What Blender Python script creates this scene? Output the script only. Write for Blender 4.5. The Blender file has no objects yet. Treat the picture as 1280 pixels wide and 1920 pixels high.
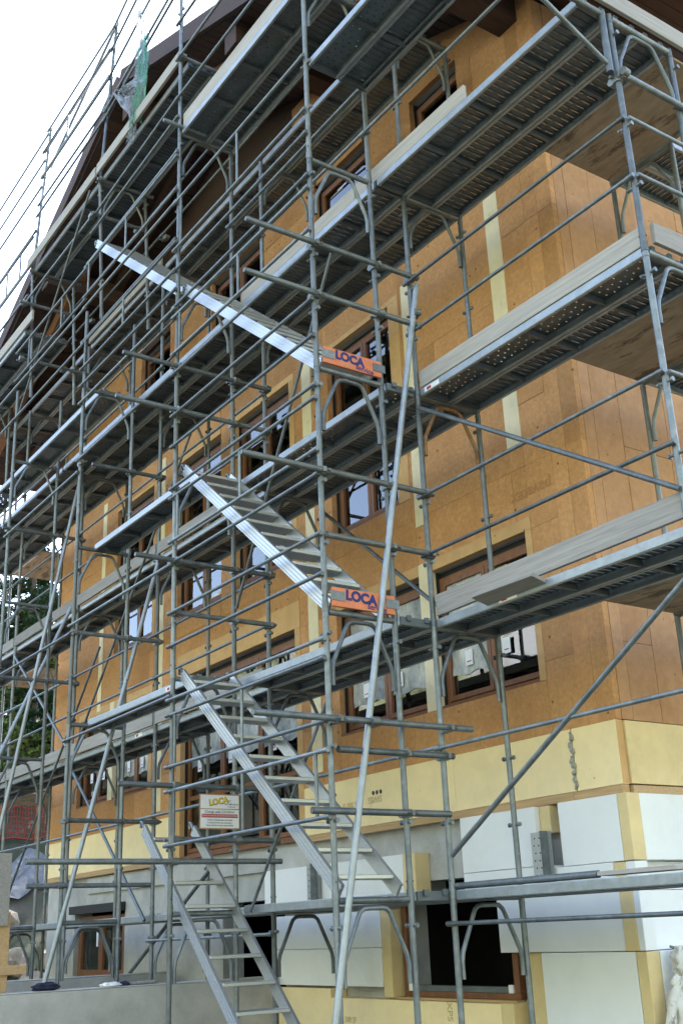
import bpy, bmesh, math, random
from mathutils import Vector, Matrix
random.seed(7)
S = bpy.context.scene
COL = S.collection

# ------------------------------------------------------------------ camera
FPX = 2104.29
CAM = Vector((6.56211, -4.43377, 1.80769))
def _rot(a, b, c):
    base = Matrix(((1,0,0),(0,0,-1),(0,1,0)))
    rz = Matrix(((math.cos(a),-math.sin(a),0),(math.sin(a),math.cos(a),0),(0,0,1)))
    rx = Matrix(((1,0,0),(0,math.cos(b),-math.sin(b)),(0,math.sin(b),math.cos(b))))
    rr = Matrix(((math.cos(c),-math.sin(c),0),(math.sin(c),math.cos(c),0),(0,0,1)))
    return rr @ rx @ base @ rz
VM = _rot(-0.95796, -0.35793, -0.0425)          # world -> camera (x right, y down, z forward)
cd = bpy.data.cameras.new('camera'); cam = bpy.data.objects.new('camera', cd); COL.objects.link(cam)
r0, r1, r2 = VM[0], -VM[1], -VM[2]
cam.matrix_world = Matrix(((r0[0],r1[0],r2[0],CAM[0]),(r0[1],r1[1],r2[1],CAM[1]),(r0[2],r1[2],r2[2],CAM[2]),(0,0,0,1)))
cd.sensor_fit = 'HORIZONTAL'; cd.sensor_width = 36.0; cd.lens = FPX/1280*36
cd.clip_start = 0.05; cd.clip_end = 2000
S.camera = cam
def inview(*pts, m=70):
    xs, ys, ok = [], [], False
    for p in pts:
        q = VM @ (Vector(p)-CAM)
        if q.z > .2:
            xs.append(640+FPX*q.x/q.z); ys.append(960+FPX*q.y/q.z); ok = True
    return ok and max(xs) > -m and min(xs) < 1280+m and max(ys) > -m and min(ys) < 1920+m

# ------------------------------------------------------------------ world, sun, exposure
W = bpy.data.worlds.new('World'); S.world = W; W.use_nodes = True
wn = W.node_tree.nodes; wl = W.node_tree.links
bgn = wn['Background']
sky = wn.new('ShaderNodeTexSky'); sky.sky_type = 'NISHITA'; sky.sun_disc = False
SUN_EL, SUN_AZ = math.radians(40), math.radians(-38)     # azimuth clockwise from +Y
sky.sun_elevation = SUN_EL; sky.sun_rotation = SUN_AZ
sky.dust_density = 1.6; sky.air_density = 1.0; sky.ozone_density = 1.0; sky.altitude = 1200
hs = wn.new('ShaderNodeHueSaturation'); hs.inputs['Saturation'].default_value = .85   # slightly hazy sky
wl.new(sky.outputs[0], hs.inputs['Color']); wl.new(hs.outputs[0], bgn.inputs[0]); bgn.inputs[1].default_value = 0.15
sl = bpy.data.lights.new('sun', 'SUN'); sl.energy = 4.0; sl.angle = math.radians(.6); sl.color = (1, .97, .92)
so = bpy.data.objects.new('sun', sl); COL.objects.link(so)
sd = Vector((math.sin(SUN_AZ)*math.cos(SUN_EL), math.cos(SUN_AZ)*math.cos(SUN_EL), math.sin(SUN_EL)))
so.rotation_euler = sd.to_track_quat('Z', 'Y').to_euler(); so.location = (0, -10, 30)
vs = S.view_settings; vs.view_transform = 'Standard'; vs.look = 'None'; vs.gamma = 1; vs.exposure = 2.85
vs.use_curve_mapping = False
S.render.engine = 'CYCLES'
S.cycles.max_bounces = 6

# ------------------------------------------------------------------ materials
def mat(name, base, rough=.7, metal=0, var=.25, scale=6, stretch=(1,1,1), bump=.1, bscale=None, dirt=None, dscale=1.5, damt=.5, spec=.4, rnd=0.0, dthr=(.5,.7)):
    m = bpy.data.materials.new(name); m.use_nodes = True
    n = m.node_tree.nodes; l = m.node_tree.links; b = n['Principled BSDF']
    tc = n.new('ShaderNodeTexCoord'); mp = n.new('ShaderNodeMapping'); mp.inputs['Scale'].default_value = stretch
    l.new(tc.outputs['Object'], mp.inputs[0])
    oi = n.new('ShaderNodeObjectInfo')
    add = n.new('ShaderNodeVectorMath'); add.operation = 'ADD'
    off = n.new('ShaderNodeVectorMath'); off.operation = 'SCALE'; off.inputs[0].default_value = (37, 53, 71)
    l.new(oi.outputs['Random'], off.inputs['Scale']); l.new(mp.outputs[0], add.inputs[0]); l.new(off.outputs[0], add.inputs[1])
    nz = n.new('ShaderNodeTexNoise'); nz.inputs['Scale'].default_value = scale; nz.inputs['Detail'].default_value = 7; nz.inputs['Roughness'].default_value = .65
    l.new(add.outputs[0], nz.inputs['Vector'])
    cr = n.new('ShaderNodeValToRGB'); cr.color_ramp.elements[0].position = .3; cr.color_ramp.elements[1].position = .72
    cr.color_ramp.elements[0].color = tuple(max(0, c*(1-var)) for c in base)+(1,)
    cr.color_ramp.elements[1].color = tuple(min(1, c*(1+var)) for c in base)+(1,)
    l.new(nz.outputs['Fac'], cr.inputs[0]); col = cr.outputs[0]
    if dirt:
        dz = n.new('ShaderNodeTexNoise'); dz.inputs['Scale'].default_value = dscale; dz.inputs['Detail'].default_value = 8; dz.inputs['Roughness'].default_value = .7
        l.new(add.outputs[0], dz.inputs['Vector'])
        mr = n.new('ShaderNodeMapRange'); mr.inputs[1].default_value = dthr[0]; mr.inputs[2].default_value = dthr[1]; mr.inputs[4].default_value = damt
        l.new(dz.outputs['Fac'], mr.inputs[0])
        mx = n.new('ShaderNodeMix'); mx.data_type = 'RGBA'; l.new(mr.outputs[0], mx.inputs[0]); l.new(col, mx.inputs[6]); mx.inputs[7].default_value = tuple(dirt)+(1,)
        col = mx.outputs[2]
    if rnd:
        hs = n.new('ShaderNodeHueSaturation'); mr2 = n.new('ShaderNodeMapRange')
        mr2.inputs[3].default_value = 1-rnd; mr2.inputs[4].default_value = 1+rnd
        l.new(oi.outputs['Random'], mr2.inputs[0]); l.new(mr2.outputs[0], hs.inputs['Value']); l.new(col, hs.inputs['Color']); col = hs.outputs[0]
    l.new(col, b.inputs['Base Color'])
    b.inputs['Metallic'].default_value = metal; b.inputs['Specular IOR Level'].default_value = spec
    rr = n.new('ShaderNodeMapRange'); rr.inputs[3].default_value = max(.05, rough-.12); rr.inputs[4].default_value = min(1, rough+.12)
    l.new(nz.outputs['Fac'], rr.inputs[0]); l.new(rr.outputs[0], b.inputs['Roughness'])
    if bump:
        bz = n.new('ShaderNodeTexNoise'); bz.inputs['Scale'].default_value = bscale or scale*4; bz.inputs['Detail'].default_value = 4
        l.new(add.outputs[0], bz.inputs['Vector'])
        bp = n.new('ShaderNodeBump'); bp.inputs['Strength'].default_value = bump; bp.inputs['Distance'].default_value = .02
        l.new(bz.outputs['Fac'], bp.inputs['Height']); l.new(bp.outputs[0], b.inputs['Normal'])
    return m
GALV = mat('galvanised_steel', (.175,.197,.212), .45, .5, .32, 9, (1,1,1), .05, 60, (.30,.318,.33), 11, .7, rnd=.26, dthr=(.55,.7))
GALVD = mat('weathered_steel', (.19,.205,.205), .5, .5, .22, 9, (1,1,1), .05, 60, (.17,.11,.07), 10, .7, rnd=.2, dthr=(.56,.72))
DECK = mat('deck_steel', (.14,.165,.182), .48, .5, .22, 7, (1,1,1), .05, 50, (.16,.155,.145), 8, .5, rnd=.2)
GALVL = mat('bright_galvanised_steel', (.33,.365,.395), .42, .5, .18, 9, (1,1,1), .05, 60, (.25,.26,.27), 14, .5, rnd=.05)
RUSTY = mat('rusty_steel', (.26,.14,.06), .65, .2, .4, 14, (1,1,1), .1, 60, (.30,.28,.26), 10, .6)
ALU = mat('aluminium', (.50,.52,.54), .38, .7, .1, 10, (1,14,14), .04, 40, (.33,.33,.33), 9, .4)
WOODG = mat('weathered_board', (.31,.29,.275), .8, 0, .28, 5, (.5,9,14), .2, 20, (.23,.19,.16), 2.5, .5, rnd=.18, dthr=(.52,.72))
WOODL = mat('pale_board', (.40,.375,.35), .75, 0, .2, 5, (.5,9,14), .15, 20, (.29,.24,.20), 3, .5, rnd=.1)
PLY = mat('stained_plywood', (.33,.25,.18), .8, 0, .3, 3, (1,3,1), .1, 20, (.09,.055,.035), 2.2, .85, dthr=(.52,.62))
FIBRE = mat('wood_fibre_board', (.57,.305,.14), .95, 0, .18, 26, (1,1,1), .4, 150, (.40,.18,.072), 1.3, .65, .15, rnd=.13, dthr=(.47,.72))
def pins(m, sc, col, r0):
    n=m.node_tree.nodes; l=m.node_tree.links; b=n['Principled BSDF']; src=b.inputs['Base Color'].links[0].from_socket
    tc=n.new('ShaderNodeTexCoord'); vo=n.new('ShaderNodeTexVoronoi'); vo.inputs['Scale'].default_value=sc
    nz=n.new('ShaderNodeTexNoise'); nz.inputs['Scale'].default_value=60; ad=n.new('ShaderNodeMix'); ad.data_type='RGBA'; ad.inputs[0].default_value=.012
    l.new(tc.outputs['Object'],ad.inputs[6]); l.new(nz.outputs['Color'],ad.inputs[7]); l.new(tc.outputs['Object'],nz.inputs['Vector']); l.new(ad.outputs[2],vo.inputs['Vector'])
    mr=n.new('ShaderNodeMapRange'); mr.inputs[1].default_value=r0; mr.inputs[2].default_value=r0*1.5; mr.inputs[3].default_value=.75; mr.inputs[4].default_value=0
    l.new(vo.outputs['Distance'],mr.inputs[0]); mx=n.new('ShaderNodeMix'); mx.data_type='RGBA'; l.new(mr.outputs[0],mx.inputs[0]); l.new(src,mx.inputs[6]); mx.inputs[7].default_value=col+(1,)
    l.new(mx.outputs[2],b.inputs['Base Color'])
FIBRES = mat('side_fibre_board', (.50,.285,.16), .95, 0, .12, 14, (1,1,1), .25, 120, (.34,.16,.075), 1.6, .5, .15, rnd=.06, dthr=(.5,.72))  # duller, less orange board tone for the side wall
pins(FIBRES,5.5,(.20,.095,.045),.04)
pins(FIBRE,5.5,(.13,.05,.02),.055)
CREAM = mat('pale_fibre_board', (.66,.415,.20), .9, 0, .12, 10, (1,1,1), .15, 90, (.42,.25,.10), 2.5, .4, .2, rnd=.06)
STRIP = mat('foam_strip', (.82,.72,.50), .85, 0, .08, 6, (1,1,1), .1, 60, (.45,.28,.10), 5, .5, .2, dthr=(.6,.72))
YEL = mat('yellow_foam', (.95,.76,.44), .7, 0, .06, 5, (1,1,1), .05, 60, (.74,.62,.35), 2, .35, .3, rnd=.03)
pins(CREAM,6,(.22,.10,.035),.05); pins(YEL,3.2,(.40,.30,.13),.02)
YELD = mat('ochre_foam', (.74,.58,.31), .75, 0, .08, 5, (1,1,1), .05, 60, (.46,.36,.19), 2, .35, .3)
WHITE = mat('white_foam', (.82,.83,.84), .8, 0, .03, 4, (1,1,1), .05, 150, (.62,.60,.54), 1.6, .35, .3, rnd=.02, dthr=(.55,.8))
CONC = mat('concrete', (.46,.455,.44), .9, 0, .18, 3, (1,1,1), .2, 40, (.28,.275,.265), 1.4, .6, .25)
BATTEN = mat('timber_batten', (.50,.33,.17), .75, 0, .2, 5, (.5,9,14), .15, 20, (.33,.19,.09), 3, .4)
LARCH = mat('window_timber', (.215,.09,.04), .5, 0, .25, 6, (3,3,.6), .08, 30, None, rnd=.08)
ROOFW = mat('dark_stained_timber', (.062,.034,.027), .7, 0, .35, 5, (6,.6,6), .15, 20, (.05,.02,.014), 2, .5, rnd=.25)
BEAM = mat('roof_beam_timber', (.24,.115,.062), .7, 0, .3, 5, (.6,6,6), .15, 20, (.13,.06,.035), 2, .5, rnd=.15)
DARK = mat('dark_interior', (.022,.019,.017), .9, 0, .3, 3, bump=0)  # near-black colour stands in for the shade inside unlit rooms
FILM = mat('plastic_film', (.44,.44,.40), .3, 0, .45, 7, (1,1,.6), 1.0, 9, (.12,.15,.17), 2.6, .85, .6, rnd=.25, dthr=(.42,.6))
TILE = mat('roof_covering', (.10,.095,.09), .8, 0, .3, 4)
ORANGE = mat('orange_board', (.62,.19,.085), .65, 0, .18, 6, (1,4,4), .1, 30, (.48,.27,.19), 5, .7, rnd=.15)
BLUE = mat('blue_marker', (.03,.035,.17), .7, 0, .1, 8, bump=0)
PAPER = mat('white_paper', (.82,.82,.84), .7, 0, .03, 8, bump=0)
INK = mat('dark_print', (.06,.06,.065), .7, 0, .1, 8, bump=0)
INKB = mat('brown_stamp', (.49,.25,.11), .9, 0, .15, 30, bump=0)
INKY = mat('olive_print', (.56,.45,.22), .8, 0, .2, 30, bump=0)
REDP = mat('red_print', (.42,.035,.035), .6, 0, .1, 8, bump=0)
YLW = mat('yellow_print', (.80,.58,.04), .6, 0, .1, 8, bump=0)
GREY = mat('grey_mortar', (.36,.35,.31), .95, 0, .3, 12, bump=.4)
RED = mat('red_cloth', (.30,.045,.025), .8, 0, .2, 8)
NAVY = mat('navy_cloth', (.02,.022,.05), .9, 0, .3, 14, bump=.3)
CLOTH = mat('white_overall_cloth', (.70,.69,.66), .9, 0, .1, 9, bump=.3, bscale=25, dirt=(.20,.19,.19), dscale=9, damt=.85, dthr=(.54,.62))
BARK = mat('bark', (.10,.075,.055), .95, 0, .4, 12, bump=.5)
ROCK = mat('rock', (.30,.25,.19), .95, 0, .4, 5, bump=.6, dirt=(.12,.10,.07), dscale=2, damt=.8)
NETR = mat('orange_mesh', (.26,.04,.025), .8, 0, .2, 8, bump=0)
TARP = mat('grey_tarp', (.13,.14,.15), .7, 0, .3, 4, bump=.3)
BLACK = mat('plain_black', (.03,.03,.032), .5, 0, .2, 8, bump=0)
def glassmat():
    m = bpy.data.materials.new('window_glass'); m.use_nodes = True; n = m.node_tree.nodes; l = m.node_tree.links
    n.remove(n['Principled BSDF']); out = n['Material Output']
    t = n.new('ShaderNodeBsdfTransparent'); t.inputs[0].default_value = (.86,.9,.88,1)
    g = n.new('ShaderNodeBsdfGlossy'); g.inputs['Roughness'].default_value = .015
    f = n.new('ShaderNodeFresnel'); f.inputs[0].default_value = 2.3
    nz = n.new('ShaderNodeTexNoise'); nz.inputs['Scale'].default_value = 1.3; bp = n.new('ShaderNodeBump'); bp.inputs['Strength'].default_value = .035
    l.new(nz.outputs[0], bp.inputs['Height']); l.new(bp.outputs[0], g.inputs['Normal'])
    mx = n.new('ShaderNodeMixShader'); l.new(f.outputs[0], mx.inputs[0]); l.new(t.outputs[0], mx.inputs[1]); l.new(g.outputs[0], mx.inputs[2]); l.new(mx.outputs[0], out.inputs[0])
    return m
GLASS = glassmat()
def veil(name, c, a):
    m = bpy.data.materials.new(name); m.use_nodes = True; n = m.node_tree.nodes; l = m.node_tree.links
    b = n['Principled BSDF']; b.inputs['Base Color'].default_value = c+(1,); b.inputs['Roughness'].default_value = .4
    nz = n.new('ShaderNodeTexNoise'); nz.inputs['Scale'].default_value = 5; nz.inputs['Detail'].default_value = 6
    mr = n.new('ShaderNodeMapRange'); mr.inputs[1].default_value = .35; mr.inputs[2].default_value = .65; mr.inputs[3].default_value = a*.5; mr.inputs[4].default_value = min(1, a*1.5)
    l.new(nz.outputs[0], mr.inputs[0]); l.new(mr.outputs[0], b.inputs['Alpha']); return m
VEILG = veil('green_netting', (.10,.30,.25), .7)
VEILW = veil('clear_sheeting', (.30,.33,.37), .42)
def leafmat(name, c):
    m = mat(name, c, .8, 0, .45, 3, bump=0, spec=.2)
    return m
LEAF1 = leafmat('conifer_needles', (.028,.058,.026)); LEAF2 = leafmat('light_leaves', (.11,.15,.045))
GROUND = mat('ground_soil', (.085,.072,.048), .95, 0, .35, 1.2, bump=.5, bscale=8, dirt=(.028,.042,.016), dscale=.35, damt=.9, dthr=(.42,.55))

# ------------------------------------------------------------------ mesh helpers
class MB:
    def __init__(s): s.v=[]; s.f=[]; s.sm=[]
    def add(s, vs, fs, smooth=False):
        o=len(s.v); s.v += [tuple(v) for v in vs]; s.f += [tuple(i+o for i in f) for f in fs]; s.sm += [smooth]*len(fs); return s
    def box(s, x0,x1,y0,y1,z0,z1):
        return s.add([(x0,y0,z0),(x1,y0,z0),(x1,y1,z0),(x0,y1,z0),(x0,y0,z1),(x1,y0,z1),(x1,y1,z1),(x0,y1,z1)],
            [(0,3,2,1),(4,5,6,7),(0,1,5,4),(1,2,6,5),(2,3,7,6),(3,0,4,7)])
    def cbox(s, x0,x1,y0,y1,z0,z1,c=.004):
        b = bmesh.new(); bmesh.ops.create_cube(b, size=1)
        for v in b.verts: v.co = Vector(((x0+x1)/2+v.co.x*(x1-x0), (y0+y1)/2+v.co.y*(y1-y0), (z0+z1)/2+v.co.z*(z1-z0)))
        bmesh.ops.bevel(b, geom=b.edges[:], offset=c, segments=1, affect='EDGES')
        b.verts.index_update(); s.add([v.co for v in b.verts], [[v.index for v in f.verts] for f in b.faces]); b.free(); return s
    def beam(s, p0, p1, w, h, up=(0,0,1)):
        p0=Vector(p0); p1=Vector(p1); d=(p1-p0).normalized(); u=Vector(up); a=d.cross(u).normalized(); b=a.cross(d).normalized()
        vs=[p+a*sx*w/2+b*sz*h/2 for p in (p0,p1) for sx,sz in ((-1,-1),(1,-1),(1,1),(-1,1))]
        return s.add(vs, [(3,2,1,0),(4,5,6,7),(0,1,5,4),(1,2,6,5),(2,3,7,6),(3,0,4,7)])
    def path(s, pts, r, n=10, caps=True, hollow=False):
        pts=[Vector(p) for p in pts]; rings=[]; ref=None
        rs = r if isinstance(r,(list,tuple)) else [r]*len(pts)
        for i,p in enumerate(pts):
            d=((pts[i]-pts[i-1]).normalized() if i else Vector()) + ((pts[i+1]-pts[i]).normalized() if i<len(pts)-1 else Vector()); d.normalize()
            if ref is None: ref = Vector((0,0,1)) if abs(d.z)<.9 else Vector((1,0,0))
            a=d.cross(ref).normalized(); ref=a.cross(d).normalized(); b=ref
            rings.append([p+(a*math.cos(2*math.pi*k/n)+b*math.sin(2*math.pi*k/n))*rs[i] for k in range(n)])
        vs=[v for rg in rings for v in rg]
        fs=[(i*n+k, i*n+(k+1)%n, (i+1)*n+(k+1)%n, (i+1)*n+k) for i in range(len(pts)-1) for k in range(n)]
        s.add(vs, fs, True)
        if caps:
            s.add(rings[0], [tuple(range(n))[::-1]]); s.add(rings[-1], [tuple(range(n))])
        if hollow:   # a dark open mouth: inner sleeve a little way into the tube at both ends
            for e,q in ((0,1),(-1,-2)):
                d=(pts[q]-pts[e]).normalized(); inn=[pts[e]+(v-pts[e])*.8 for v in rings[e]]; dp=[v+d*.06 for v in inn]
                s.add(rings[e]+inn, [(k,(k+1)%n,n+(k+1)%n,n+k) for k in range(n)])
                s.add(inn+dp, [(k,(k+1)%n,n+(k+1)%n,n+k) for k in range(n)]); s.add(dp,[tuple(range(n))])
        return s
    def prism(s, poly, y0, y1):   # polygon in x,z extruded along y
        n=len(poly); vs=[(x,y0,z) for x,z in poly]+[(x,y1,z) for x,z in poly]
        return s.add(vs, [tuple(range(n)), tuple(range(2*n-1,n-1,-1))]+[(i,n+i,n+(i+1)%n,(i+1)%n) for i in range(n)])
    def mesh(s, name, m):
        me=bpy.data.meshes.new(name); me.from_pydata(s.v,[],s.f); me.update()
        me.polygons.foreach_set('use_smooth', s.sm); me.materials.append(m); return me
    def obj(s, name, m, parent=None, loc=(0,0,0)):
        return put(name, s.mesh(name,m), parent, loc)
def put(name, me, parent=None, loc=(0,0,0), rot=(0,0,0)):
    o=bpy.data.objects.new(name, me); COL.objects.link(o); o.location=loc; o.rotation_euler=rot
    if parent: o.parent=parent
    return o
def tag(o, label=None, cat=None, group=None, kind=None):
    if label: o['label']=label
    if cat: o['category']=cat
    if group: o['group']=group
    if kind: o['kind']=kind
    return o
def thing(name, label, cat, group=None, loc=(0,0,0), rot=(0,0,0)):
    return tag(put(name, None, None, loc, rot), label, cat, group)
ORD = ['zeroth','first','second','third','fourth','fifth','sixth','seventh','eighth','ninth']
def line_of(k): return ORD[2-k]+' line from the right'
def bay_of(k): return ORD[1-k]+' bay from the right'      # bay between k and k+1
def text_mesh(txt, size, m, bold=0.0):
    cu=bpy.data.curves.new('lettering','FONT'); cu.body=txt; cu.size=size; cu.align_x='CENTER'; cu.align_y='CENTER'; cu.offset=bold; cu.extrude=.0006
    o=bpy.data.objects.new('lettering',cu); COL.objects.link(o)
    bpy.context.view_layer.update()
    me=bpy.data.meshes.new_from_object(o.evaluated_get(bpy.context.evaluated_depsgraph_get()))
    bpy.data.objects.remove(o); bpy.data.curves.remove(cu)
    me.materials.clear(); me.materials.append(m); return me
ROT_X = (math.pi/2,0,math.pi/2)      # text facing +X
ROT_F = (math.pi/2,0,0)              # text facing -Y

# ------------------------------------------------------------------ terrain
BAY = 2.484
ROW = [0.0, .63, 1.01, 1.67]
def X(k): return k*BAY
YF = 2.05                            # facade plane
def gz(x,y):
    h=0.05
    t=max(0,-x-13.0); h+= min(t*.65, 5.2+.20*t)
    b=0
    h+= .25*math.sin(x*.7+y*.4)*min(1,t/4)+ .5*math.sin(x*.21)*math.cos(y*.17)*min(1,(t+b)/10)
    return h
g=MB(); xs=[-220,-160,-120,-90,-70,-55]+[-45+i*1.5 for i in range(30)]+[i*4 for i in range(0,12)]+[60,90,130,200]
ys=[-220,-160,-130,-110,-95,-85,-75,-68,-62,-56,-50,-45,-40,-30,-20]+[-14+i*2 for i in range(24)]+[40,60,90,130,200]
g.add([(x,y,gz(x,y)) for y in ys for x in xs],[(j*len(xs)+i,j*len(xs)+i+1,(j+1)*len(xs)+i+1,(j+1)*len(xs)+i) for j in range(len(ys)-1) for i in range(len(xs)-1)],True)
tag(g.obj('ground',GROUND),kind='structure')

mt=MB(); nx,ny=72,54
def mh(x,y):
    t=max(0,-y-55,x-42); h=min(t*.62,95)+.04*t  # rise on the right is unseen, added to darken the side wall
    return -2+h*(1+.22*math.sin(x*.031+1)+.12*math.sin(x*.083+y*.05)+.08*math.sin(x*.21-y*.13))+2.2*math.sin(x*.5+y*.3)*min(1,t/20)
mt.add([(-440+i*10,230-j*10,mh(-440+i*10,230-j*10)) for j in range(ny) for i in range(nx)],[(j*nx+i,(j+1)*nx+i,(j+1)*nx+i+1,j*nx+i+1) for j in range(ny-1) for i in range(nx-1)],True)
MTN=mat('wooded_slope',(.17,.185,.085),.95,0,.75,.22,(1,1,1),0,None,(.42,.42,.42),.035,.9,dthr=(.5,.6))
tag(mt.obj('mountain_and_shade_slope',MTN),kind='structure')

# ------------------------------------------------------------------ house
XR, XL, ZAP, SLOPE, XA = .80, -11.0, 12.75, .42, -5.1
def soff(x): return ZAP-SLOPE*abs(x-XA)
house = thing('house','unfinished gabled house clad in orange brown wood fibre insulation panels behind the scaffold','house',loc=(XA,YF,0))
HM = Vector((XA,YF,0))
def hpart(name, mb, m, parent=house):
    mb.v=[(v[0]-HM.x, v[1]-HM.y, v[2]-HM.z) for v in mb.v]
    o=put(name, mb.mesh(name,m), parent); return o
def clip(poly):
    def half(poly, f):
        out=[]
        for i,p in enumerate(poly):
            q=poly[(i+1)%len(poly)]; a,b=f(p),f(q)
            if a>=0: out.append(p)
            if (a>=0)!=(b>=0):
                t=a/(a-b); out.append((p[0]+(q[0]-p[0])*t, p[1]+(q[1]-p[1])*t))
        return out
    for sgn in (1,-1):
        poly = half(poly, lambda p: (ZAP-.03-SLOPE*sgn*(p[0]-XA))-p[1])
        if len(poly)<3: return []
    return poly
def subtract(rects, o):
    out=[]
    for x0,x1,z0,z1 in rects:
        a0,a1,b0,b1=o
        if a0>=x1 or a1<=x0 or b0>=z1 or b1<=z0: out.append((x0,x1,z0,z1)); continue
        if x0<a0: out.append((x0,a0,z0,z1))
        if x1>a1: out.append((a1,x1,z0,z1))
        l,r=max(x0,a0),min(x1,a1)
        if z0<b0: out.append((l,r,z0,b0))
        if z1>b1: out.append((l,r,b1,z1))
    return out
# window openings: x0,x1,z0,z1, number of sashes, film behind the glass
WINS = [(-2.83,-1.42,3.65,4.95,2,1),(-1.25,.05,3.65,4.95,2,1),
        (-6.42,-3.65,2.72,4.97,3,1),
        (-9.86,-8.70,3.67,4.95,2,0),(-8.55,-7.38,3.67,4.95,2,1),
        (-2.83,-1.65,5.77,8.03,2,0),
        (-6.57,-5.34,5.77,8.02,2,0),(-4.97,-3.65,5.77,8.02,2,0),
        (-8.63,-7.34,5.75,8.00,2,0),
        (-1.05,-.27,8.75,10.28,1,0),(-2.95,-1.85,8.75,10.38,1,0),(-5.6,-4.2,8.75,10.45,2,0),(-7.9,-6.9,8.75,10.35,1,0)]
OPEN = [w[:4] for w in WINS]
# structural wall behind the cladding
rects=[(XL,XR-.07,3.22,12.9)]
for o in OPEN: rects=subtract(rects,o)
mb=MB()
for r in rects:
    p=clip([(r[0],r[2]),(r[1],r[2]),(r[1],r[3]),(r[0],r[3])])
    if p: mb.prism(p, YF+.065, YF+.30)
hpart('wall',mb,CONC)
# insulation panels in courses, butted round the openings
TR=.11
LT={2:TR,7:.07}; RT={1:.075,2:TR,4:TR,5:.18,7:TR,8:.09,9:.0,10:0}; TT={9:.0,10:0,12:0,8:.05,6:.08,7:.08,5:.06}
blocked=[(o[0]-LT.get(i,0),o[1]+RT.get(i,0),o[2],o[3]+TT.get(i,TR)) for i,o in enumerate(OPEN)]
blocked[2]=(-6.42-TR,-3.65+TR,2.5,4.97+.3)
blocked[0]=(-2.83,.05+.075,3.65,4.95+TR); blocked[3]=(-9.86,-7.38+TR,3.67,4.95+TR)
strips=[(-.06,.125,5.73,8.39),(-1.41,-1.25,5.44,8.14),(-3.36,-3.17,3.35,8.25),(-7.12,-6.97,3.35,8.3),(-9.18,-9.04,5.0,8.3)]
rects=[]; z=3.22; ci=0
while z<12.8:
    z1=z+.577; x=.62
    for a,b in ((.62,.80),(.45,.62)):
        if ci%4==0: rects.append((a,b,z,min(z+4*.577,12.9)))
    x=.45; first=True
    while x>XL:
        ln=2.45 if not first else (.9,2.1,1.4,.5)[ci%4]
        first=False; rects.append((max(XL,x-ln),x,z,z1)); x-=ln
    z=z1; ci+=1
for o in blocked+strips: rects=subtract(rects,o)
for r in rects:
    gp=.0013; p=clip([(r[0]+gp,r[2]+gp),(r[1]-gp,r[2]+gp),(r[1]-gp,r[3]-gp),(r[0]+gp,r[3]-gp)])
    if len(p)<3 or r[1]-r[0]<.02 or r[3]-r[2]<.012: continue
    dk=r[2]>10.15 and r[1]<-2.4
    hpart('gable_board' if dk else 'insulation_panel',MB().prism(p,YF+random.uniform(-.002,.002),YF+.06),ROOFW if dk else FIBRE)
# pale trim round the openings and pale vertical strips
def trim(x0,x1,z0,z1,m=CREAM,y=.0): 
    hpart('trim_board' if m is CREAM else 'foam_strip',MB().box(x0+.001,x1-.001,YF-.006+y,YF+.062,z0+.001,z1-.001),m)
for i,o in enumerate(OPEN):
    x0,x1,z0,z1=o
    lt,rt,tt=LT.get(i,0),RT.get(i,0),TT.get(i,TR)
    if i==2: tt=.3
    if tt: trim(x0-lt,x1+rt,z1,z1+tt)
    if lt: trim(x0-lt,x0,z0,z1)
    if rt: trim(x1,x1+rt,z0,z1)
trim(-1.42,-1.25,3.65,5.06,STRIP,.0); trim(-8.70,-8.55,3.67,5.06,STRIP,.0)
for s_ in strips: trim(*s_,STRIP,-.002)
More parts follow.
